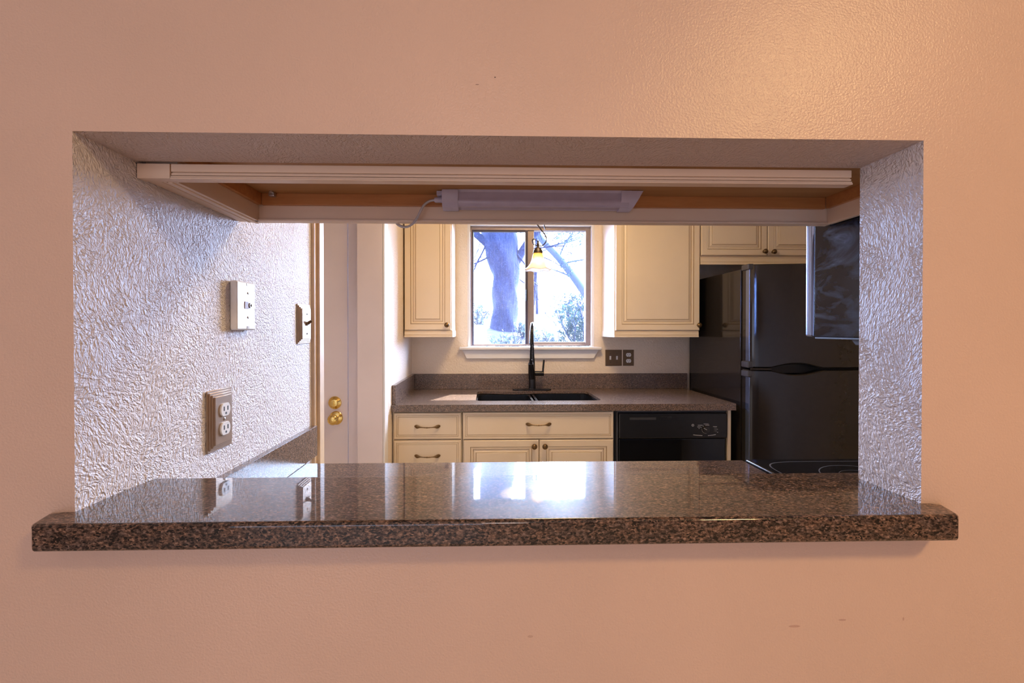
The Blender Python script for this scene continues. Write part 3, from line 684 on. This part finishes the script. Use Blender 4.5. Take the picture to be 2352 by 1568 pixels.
for a, b in (((680, 322), (905, 322)), ((955, 266), (1195, 266)), ((1040, 330), (1235, 318)), ((920, 370), (965, 362)), ((655, 402), (815, 402)), ((712, 472), (770, 472)), ((1410, 392), (1605, 392)), ((1595, 515), (1645, 518)), ((1605, 660), (1660, 660)), ((825, 425), (860, 425))):
    strip(bm, [px(*a), px(*b)], .0026)
strip(bm, [px(460, 775), px(600, 795), px(900, 818)], .003); strip(bm, [px(1170, 820), px(1400, 795), px(1550, 770)], .003)
obj('lettering', bm, MARK, cp, 0)
bm = BM()       # round monogram badge
strip(bm, [(1.126 + .0060 * math.cos(a), .7945 + .0060 * math.sin(a)) for a in [PI / 10 * k for k in range(21)]], .0022)
strip(bm, [(1.1285, .797), (1.125, .798), (1.1235, .795), (1.1245, .792), (1.127, .792), (1.127, .7945)], .0010); strip(bm, [(1.1265, .7945), (1.1295, .7945)], .001)
obj('badge', bm, MARK, cp, 0)
bm = BM(); box(bm, 1.243, 1.247, yk - .002, yk, .757, .785, .0005); box(bm, 1.248, 1.258, yk - .004, yk, .757, .785, .001); obj('rocker_button', bm, GREYP, cp)

# ------------------------------------------------------------------ upper cabinets
UF = 2.180
def upper(name, label, x0, x1, zb, zt, doors, rail, loc, railx=None):
    t = thing(name, label, 'cabinet', loc, 'cream wall cabinets along the window wall')
    bm = BM(); box(bm, x0, x1, UF + .020, BY - .001, zb, zt, .001); obj('carcass', bm, CREAM, t)
    for a, b, z0, kx, kz in doors:
        f = face(t, 'door', a, b, z0, zt - .01, DOORPROF, UF); bm = BM(); knob(bm, kx, UF, kz); obj('knob', bm, BRONZE, f)
    bm = BM(); r0, r1 = railx or (x0, x1)
    h = rail[1] - rail[0]
    for k, (za, zb2, yy) in enumerate(((0, .28, -.002), (.28, .36, .002), (.36, .82, 0), (.82, .90, .003), (.90, 1.0, .001))):
        box(bm, r0, r1, UF + .004 + yy, UF + .024, rail[0] + za * h, rail[0] + zb2 * h, .0008, 1)
    for s, x in ((-1, r0), (1, r1)):
        box(bm, min(x, x - s * .014), max(x, x - s * .014), UF + .024, BY - .001, rail[0], rail[1], .001)
    obj('light_rail', bm, CREAM, t, 30); return t
upper('wall_cabinet', 'narrow cream wall cabinet left of the window, one door', -0.514, -0.222, 1.314, 2.20, [(-0.512, -0.228, 1.318, -0.252, 1.349)], (1.274, 1.314), (-0.37, 2.35, 1.274), (-0.514, -0.218))
upper('wall_cabinet', 'wide cream wall cabinet right of the window, one door', 0.790, 1.324, 1.312, 2.20, [(0.796, 1.322, 1.316, 1.312, 1.348)], (1.273, 1.312), (1.06, 2.35, 1.273), (0.786, 1.318))
upper('wall_cabinet', 'short cream wall cabinet above the black refrigerator, two doors', 1.328, 2.245, 1.775, 2.20, [(1.332, 1.748, 1.785, 1.727, 1.808), (1.754, 2.170, 1.785, 1.783, 1.806)], (1.727, 1.775), (1.78, 2.35, 1.727))

# ------------------------------------------------------------------ refrigerator
fr = thing('refrigerator', 'tall black refrigerator with top freezer beside the sink counter', 'refrigerator', (1.77, 2.16, 0))
bm = BM(); box(bm, 1.393, 2.145, 1.845, 2.485, 0.02, 1.652, .004); obj('body', bm, BLACK, fr)
def fdoor(bm, z0, z1, notch_top=False, notch_bottom=False):
    x0, x1, yb, ye, bul = 1.400, 2.140, 1.838, 1.760, .040
    n = 36; cols = []
    for i in range(n + 1):
        t = i / n; x = x0 + (x1 - x0) * t; u = 2 * t - 1
        yf = ye - bul * (1 - u * u)
        rnd = .012 * max(0, (abs(u) - .97) / .03) ** 2; yf += rnd
        k = max(0, 1 - ((x - 1.632) / .135) ** 2); dz = .024 * k ** 1.2
        a = z0 + (dz if notch_bottom else 0); b = z1 - (dz if notch_top else 0)
        cols.append([bm.verts.new(p) for p in ((x, yb, a), (x, yf + .006, a), (x, yf, a + .006), (x, yf, b - .006), (x, yf + .006, b), (x, yb, b))])
    for c0, c1 in zip(cols, cols[1:]):
        for k in range(6): bm.faces.new((c0[k], c0[(k + 1) % 6], c1[(k + 1) % 6], c1[k]))
    bm.faces.new(cols[0]); bm.faces.new(cols[-1]); return bm
bm = BM(); fdoor(bm, 1.116, 1.668, notch_bottom=True); fz = obj('freezer_door', bm, BLACK, fr, 35)
bm = BM(); fdoor(bm, 0.06, 1.105, notch_top=True); fd = obj('fridge_door', bm, BLACK, fr, 35)
bm = BM(); box(bm, 1.44, 2.10, 1.775, 1.838, 1.085, 1.135, .004); obj('handle_pocket', bm, DARK, fr)
for par, z0, z1 in ((fz, 1.150, 1.655), (fd, 0.09, 1.065)):
    bm = BM(); box(bm, 1.3955, 1.401, 1.764, 1.800, z0, z1, .002); obj('edge_trim', bm, EDGE, par)
for par, z0, z1 in ((fz, 1.115, 1.150), (fd, 1.066, 1.100), (fz, 1.640, 1.672)):
    bm = BM(); box(bm, 1.388, 1.420, 1.762, 1.832, z0, z1, .006, 3); obj('hinge_cover', bm, HINGE, par)
bm = BM(); tube(bm, [(1.40, 1.757, 1.110), (1.46, 1.748, 1.110), (1.50, 1.742, 1.110)], .006, 10); obj('hinge_rod', bm, BLACK, fr)
bm = BM(); box(bm, 1.42, 2.12, 1.80, 1.845, 0.0, .055); obj('kick_grille', bm, BLACKP, fr)

# microwave over the range
mw = thing('microwave', 'black over-range microwave, its smeared side seen past the right edge of the hatch', 'microwave', (1.18, .30, 1.298))
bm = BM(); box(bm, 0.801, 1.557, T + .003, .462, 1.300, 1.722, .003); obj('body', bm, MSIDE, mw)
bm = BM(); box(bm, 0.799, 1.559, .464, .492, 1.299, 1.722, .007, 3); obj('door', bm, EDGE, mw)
bm = BM(); box(bm, 0.803, 1.555, T + .01, .460, 1.2965, 1.3000); obj('base_plate', bm, GREYP, mw)
bm = BM(); prism(bm, [(.385, 1.297), (.20, 1.297), (.20, 1.283), (.370, 1.283)], .30, 'YZ', 0.83, .002); obj('lamp_lens', bm, GREYP, mw)
bm = BM(); box(bm, 1.30, 1.32, .492, .525, 1.36, 1.66, .006); obj('handle', bm, BLACK, mw)

# ------------------------------------------------------------------ fittings on the back wall
def back_plate(x0, x1, label, cat, name):
    t = thing(name, label, cat, ((x0 + x1) / 2, BY, 1.125))
    bm = BM(); box(bm, x0, x1, BY - .005, BY - .0005, 1.070, 1.181, .0015); box(bm, x0 + .004, x1 - .004, BY - .0075, BY - .005, 1.074, 1.177, .001); obj('cover', bm, BROWNM, t); return t
t = back_plate(0.814, 0.929, 'brown double switch plate on the wall right of the window sill', 'light switch', 'switch_plate')
for x in (.848, .894):
    bm = BM(); box(bm, x - .006, x + .006, BY - .0085, BY - .007, 1.113, 1.138); tube(bm, [(x, BY - .007, 1.124), (x, BY - .018, 1.131)], [.005, .004], 4, smooth=0); obj('toggle', bm, WHITEP, t, 0)
    for z in (1.095, 1.156):
        bm = BM(); lathe(bm, [(.0025, 0), (.0025, -.001), (0, -.0015)], (x, BY - .0075, z), 'Y', 10); obj('screw', bm, DARK, t)
t = back_plate(0.937, 1.013, 'brown outlet plate with two white sockets, nearest the wide wall cabinet and refrigerator', 'outlet', 'outlet_plate')
for z in (1.146, 1.104):
    bm = BM(); poly = [(.975 + .0175 * math.cos(2 * PI * i / 24), z + max(-.0125, min(.0125, .0165 * math.sin(2 * PI * i / 24)))) for i in range(24)]
    prism(bm, poly, .004, 'XZ', BY - .0110, .001); r = obj('receptacle', bm, WHITEP, t)
    bm = BM(); box(bm, .967, .970, BY - .0116, BY - .0105, z - .002, z + .007); box(bm, .980, .983, BY - .0116, BY - .0105, z - .002, z + .007); box(bm, .973, .977, BY - .0116, BY - .0105, z - .010, z - .006); obj('slots', bm, DARK, r, 0)

# ------------------------------------------------------------------ pendant over the sink
PY = 1.75
pl = thing('pendant_lamp', 'small bell-shaped amber and white glass pendant lamp on a scrolled iron arm before the window', 'lamp', (0.262, PY, 1.632))
bm = BM()
prof = [(.0195, .092), (.026, .082), (.0305, .066), (.033, .050), (.039, .034), (.050, .018), (.062, .007), (.070, .001)]
n = 40; rings = []
for j, (r, h) in enumerate(prof):
    rings.append([bm.verts.new((0.262 + r * math.cos(2 * PI * i / n) * (1 + .012 * j / 7 * math.cos(12 * PI * i / n)), PY + r * math.sin(2 * PI * i / n), 1.632 + h + (.003 * j / 7) * math.cos(12 * PI * i / n))) for i in range(n)])
for a, b in zip(rings, rings[1:]):
    for i in range(n): bm.faces.new((a[i], a[(i + 1) % n], b[(i + 1) % n], b[i]))
o_ = obj('shade', bm, SHADE, pl, 60); md = o_.modifiers.new('thickness', 'SOLIDIFY'); md.thickness = .003
bm = BM(); lathe(bm, [(.0265, .088), (.024, .100), (.017, .113), (.008, .119), (.0065, .123), (.008, .128), (.007, .138), (.0045, .142), (.006, .147), (.0055, .152), (.002, .155), (0, .156)], (0.262, PY, 1.632), 'Z', 28); obj('cap', bm, IRON, pl)
def w2(u, v): return (0.262 + (u - 1237) * .002278, PY, 1.758 - (v - 564) * .002278)
arm = [(1231.5, 550.5), (1230, 549), (1226, 548.5), (1224, 553), (1227, 560), (1237, 564), (1248, 562.5), (1255.5, 554), (1256, 545), (1252, 536.5), (1246, 529), (1239, 519.5), (1233, 511), (1226, 500), (1222, 480), (1222, 470)]
bm = BM(); tube(bm, [w2(*p) for p in arm], [.0042, .003, .0027] + [.0030] * 5 + [.0036] * 8, 12); lathe(bm, [(.0022, -.004), (.0042, 0), (.0022, .004)], w2(1231.5, 550.5), 'Z', 10); obj('arm', bm, IRON, pl)
def leafshape(pts, rads): 
    bm = BM(); tube(bm, pts, rads, 10, .45); return bm
obj('leaf', leafshape([w2(1253.5, 537), w2(1254, 528), w2(1252.5, 521), w2(1250.5, 514), w2(1250, 511)], [.0012, .0014, .0075, .0058, .001]), IRON, pl)
obj('leaf', leafshape([w2(1246, 562), w2(1246.5, 553), w2(1243, 543), w2(1240, 533), w2(1239.5, 530)], [.0012, .0016, .0048, .003, .001]), IRON, pl)
sx = w2(1222, 470)
bm = BM(); tube(bm, [sx, (sx[0], PY, 2.2), (sx[0], PY, 2.425)], .006, 12, smooth=0); obj('stem', bm, IRON, pl)
bm = BM(); lathe(bm, [(.06, 2.4395), (.058, 2.425), (.02, 2.41), (.007, 2.405)], (sx[0], PY, 0), 'Z', 28); obj('canopy', bm, IRON, pl)
bm = BM(); lathe(bm, [(.006, .092), (.011, .085), (.017, .060), (.018, .050), (.014, .038), (0, .033)], (0.262, PY, 1.632), 'Z', 20)
bulbm = N('lit_bulb').base((1, .9, .7), .4); bulbm.b.inputs['Emission Color'].default_value = (1, .86, .66, 1); bulbm.b.inputs['Emission Strength'].default_value = 45
obj('bulb', bm, bulbm.m, pl)

# ------------------------------------------------------------------ garden beyond the window
random.seed(4)
def gz(x, y):
    t = max(0, min(1, (y - 3.2) / 6.0)); return 0.15 + 1.25 * t + .05 * math.sin(x * 1.7 + y) + .04 * math.sin(2.3 * x - 1.1 * y) + .06 * (x - .3) * t + max(0, y - 9.2) * .05
bm = BM(); nx, ny = 60, 50
G = [[bm.verts.new((-9 + 20 * i / nx, 2.66 + 18 * j / ny, gz(-9 + 20 * i / nx, 2.66 + 18 * j / ny))) for i in range(nx + 1)] for j in range(ny + 1)]
for j in range(ny):
    for i in range(nx): bm.faces.new((G[j][i], G[j][i + 1], G[j + 1][i + 1], G[j + 1][i]))
struct('ground', bm, GROUND, smooth=60)

def branch(bm, p, d, L, r, lvl, rnd, spread=.7):
    pts = [p.copy()]; q = p.copy(); dd = d.normalized()
    for k in range(4):
        dd = (dd + Vector((rnd.uniform(-1, 1), rnd.uniform(-1, 1), rnd.uniform(-.5, .7))) * .22).normalized(); q = q + dd * L / 4; pts.append(q.copy())
    tube(bm, pts, [r, r * .9, r * .78, r * .66, r * .5], 6 if lvl < 3 else 10, smooth=2)
    if lvl > 0:
        for k in range(3):
            s = pts[rnd.choice((2, 3, 4))]; nd = (dd + Vector((rnd.uniform(-1, 1), rnd.uniform(-1, 1), rnd.uniform(-.6, .8))) * spread).normalized()
            branch(bm, s, nd, L * rnd.uniform(.5, .75), r * .48, lvl - 1, rnd, spread)
def leaves(bm, c, rad, n, size, rnd):
    for _ in range(n):
        while True:
            u = Vector((rnd.uniform(-1, 1), rnd.uniform(-1, 1), rnd.uniform(-1, 1)))
            if .25 < u.length < 1: break
        p = Vector(c) + Vector((u.x * rad[0], u.y * rad[1], u.z * rad[2])) * (.75 + .35 * math.sin(7 * u.x + 3) * math.cos(6 * u.z))
        a = Vector((rnd.uniform(-1, 1), rnd.uniform(-1, 1), rnd.uniform(-1, 1))).normalized(); b = a.cross(Vector((rnd.uniform(-1, 1), rnd.uniform(-1, 1), rnd.uniform(-1, 1)))).normalized()
        s = size * rnd.uniform(.6, 1.3)
        bm.faces.new([bm.verts.new(q) for q in (p - a * s, p + b * s * .38, p + a * s, p - b * s * .38)])
# the big trunk
tr = thing('tree', 'thick bare tree trunk seen through the left window pane', 'tree', (0.33, 9.0, gz(.33, 9)))
bm = BM()
cx = [(.34, 1.0, .34), (.34, 1.4, .28), (.36, 1.9, .265), (.37, 2.4, .275), (.36, 2.65, .315), (.30, 2.95, .335), (.24, 3.3, .37), (.2, 3.8, .36), (.1, 5.0, .3)]
tube(bm, [(x, 9.0, z) for x, z, r in cx], [r for x, z, r in cx], 22, smooth=4)
for v in bm.verts:
    v.co.x += .022 * math.sin(v.co.z * 9 + v.co.y * 11); v.co.y += .03 * math.sin(v.co.z * 7 + v.co.x * 13)
obj('trunk', bm, BARK, tr, 60)
rnd = random.Random(3)
bm = BM(); tube(bm, [(.48, 9.0, 2.55), (.66, 9.0, 2.86), (.80, 8.95, 3.1), (1.0, 8.9, 3.35), (1.5, 8.8, 3.8)], [.10, .095, .085, .08, .06], 10)
tube(bm, [(.16, 9.0, 2.95), (-.1, 8.95, 3.2), (-.5, 8.9, 3.5)], [.10, .08, .06], 10); obj('limb', bm, BARK, tr, 60)
bm = BM()
for p, d_, L in (((.62, 8.9, 2.9), (.5, -.2, -.6), .9), ((.1, 8.9, 2.9), (-.6, 0, -.5), .8), ((.7, 8.9, 3.0), (.6, 0, .1), .9), ((0, 8.9, 3.2), (-.5, 0, -.9), 1.1)):
    branch(bm, Vector(p), Vector(d_), L, .022, 3, rnd)
obj('twigs', bm, BARK, tr, 60)['kind'] = 'stuff'
def thin_tree(name, label, x, y, h, lean, r, seed, tw=True):
    rnd = random.Random(seed); z0 = gz(x, y) - .1
    t = thing(name, label, 'tree', (x, y, z0), 'bare trees outside the window')
    bm = BM(); pts = [(x + lean * k / 5 + rnd.uniform(-.08, .08), y, z0 + h * k / 5) for k in range(6)]; tube(bm, pts, [r * (1 - .12 * k) for k in range(6)], 10); obj('trunk', bm, BARK, t, 60)
    bm = BM()
    for k in (1, 2, 2, 3, 3, 4, 4, 5): branch(bm, Vector(pts[k]), Vector((rnd.uniform(-1, 1), rnd.uniform(-.4, .4), rnd.uniform(-.3, .6))), rnd.uniform(1.0, 1.9), r * .30, 3, rnd)
    obj('twigs', bm, BARK, t, 60)['kind'] = 'stuff'; return t
thin_tree('bare_tree', 'slender bare tree with fine twigs left of the thick trunk, through the left pane', -0.45, 10.8, 4.2, -.2, .07, 11)
thin_tree('bare_tree', 'bare sapling with thin twigs, just right of the window mullion', 1.15, 11.5, 4.5, .3, .06, 12)
lt = thing('leaning_tree', 'leaning tree limb crossing the upper right window pane', 'tree', (2.9, 11.0, gz(2.9, 11.0) - .1))
rnd = random.Random(8)
bm = BM(); tube(bm, [(2.9, 11.0, gz(2.9, 11.0) - .1), (2.68, 11.0, 1.98), (2.22, 10.9, 2.6), (1.78, 10.8, 3.12), (1.32, 10.7, 3.58), (1.08, 10.6, 4.05)], [.13, .115, .10, .085, .075, .065], 12); obj('trunk', bm, PALEBARK, lt, 60)
bm = BM()
for p, d_ in (((1.78, 10.8, 3.12), (.4, 0, .8)), ((2.22, 10.9, 2.65), (-.7, 0, .1)), ((1.5, 10.8, 3.4), (.9, 0, .3)), ((1.95, 10.8, 3.0), (.8, 0, .2))): branch(bm, Vector(p), Vector(d_), 1.0, .025, 3, rnd)
obj('twigs', bm, PALEBARK, lt, 60)['kind'] = 'stuff'
bm = BM(); leaves(bm, (2.0, 10.7, 3.65), (.8, .5, .4), 420, .045, rnd); leaves(bm, (1.95, 10.7, 2.95), (.35, .3, .45), 260, .035, rnd); obj('foliage', bm, LEAF2, lt, 0)['kind'] = 'stuff'
def bush(label, x, y, rad, n, size, mat, seed, lift=.65):
    rnd = random.Random(seed); z0 = gz(x, y)
    t = thing('bush', label, 'bush', (x, y, z0), 'bushes outside the window')
    bm = BM()
    for k in range(7): branch(bm, Vector((x + rnd.uniform(-.1, .1), y + rnd.uniform(-.1, .1), z0 - .05)), Vector((rnd.uniform(-.8, .8), rnd.uniform(-.6, .6), 1)), rad[2] * 1.3, .012, 1, rnd)
    obj('stems', bm, BARK, t, 60)
    bm = BM(); leaves(bm, (x, y, z0 + rad[2] * lift), rad, n, size, rnd); obj('foliage', bm, mat, t, 0)['kind'] = 'stuff'
bush('low pale bush at the bottom of the left window pane', .30, 6.6, (.36, .35, .26), 900, .032, LEAF2, 21)
bush('large green bush at the right edge of the right window pane', 1.52, 7.0, (.42, .4, .55), 1700, .036, LEAF, 22)
bush('small pale bush at the bottom of the right window pane, right of the faucet', .92, 6.5, (.27, .3, .24), 800, .03, LEAF2, 23)
bush('distant bush behind the mullion at the foot of the trunk', .72, 8.2, (.30, .3, .22), 500, .035, LEAF2, 24)
thin_tree('bare_tree', 'bare twiggy tree farther back at the left edge of the left window pane', -0.95, 16.5, 5.6, .25, .07, 31)
thin_tree('bare_tree', 'bare twiggy tree farther back in the middle of the right window pane', 2.3, 20.0, 6.2, -.3, .07, 32)
bush('hazy bush on the rise behind the large green bush, right pane', 2.25, 11.6, (.65, .5, .5), 900, .05, LEAF2, 33)
bush('hazy low shrub left of the thick trunk, left pane', -0.25, 9.9, (.35, .4, .35), 500, .045, LEAF2, 34)
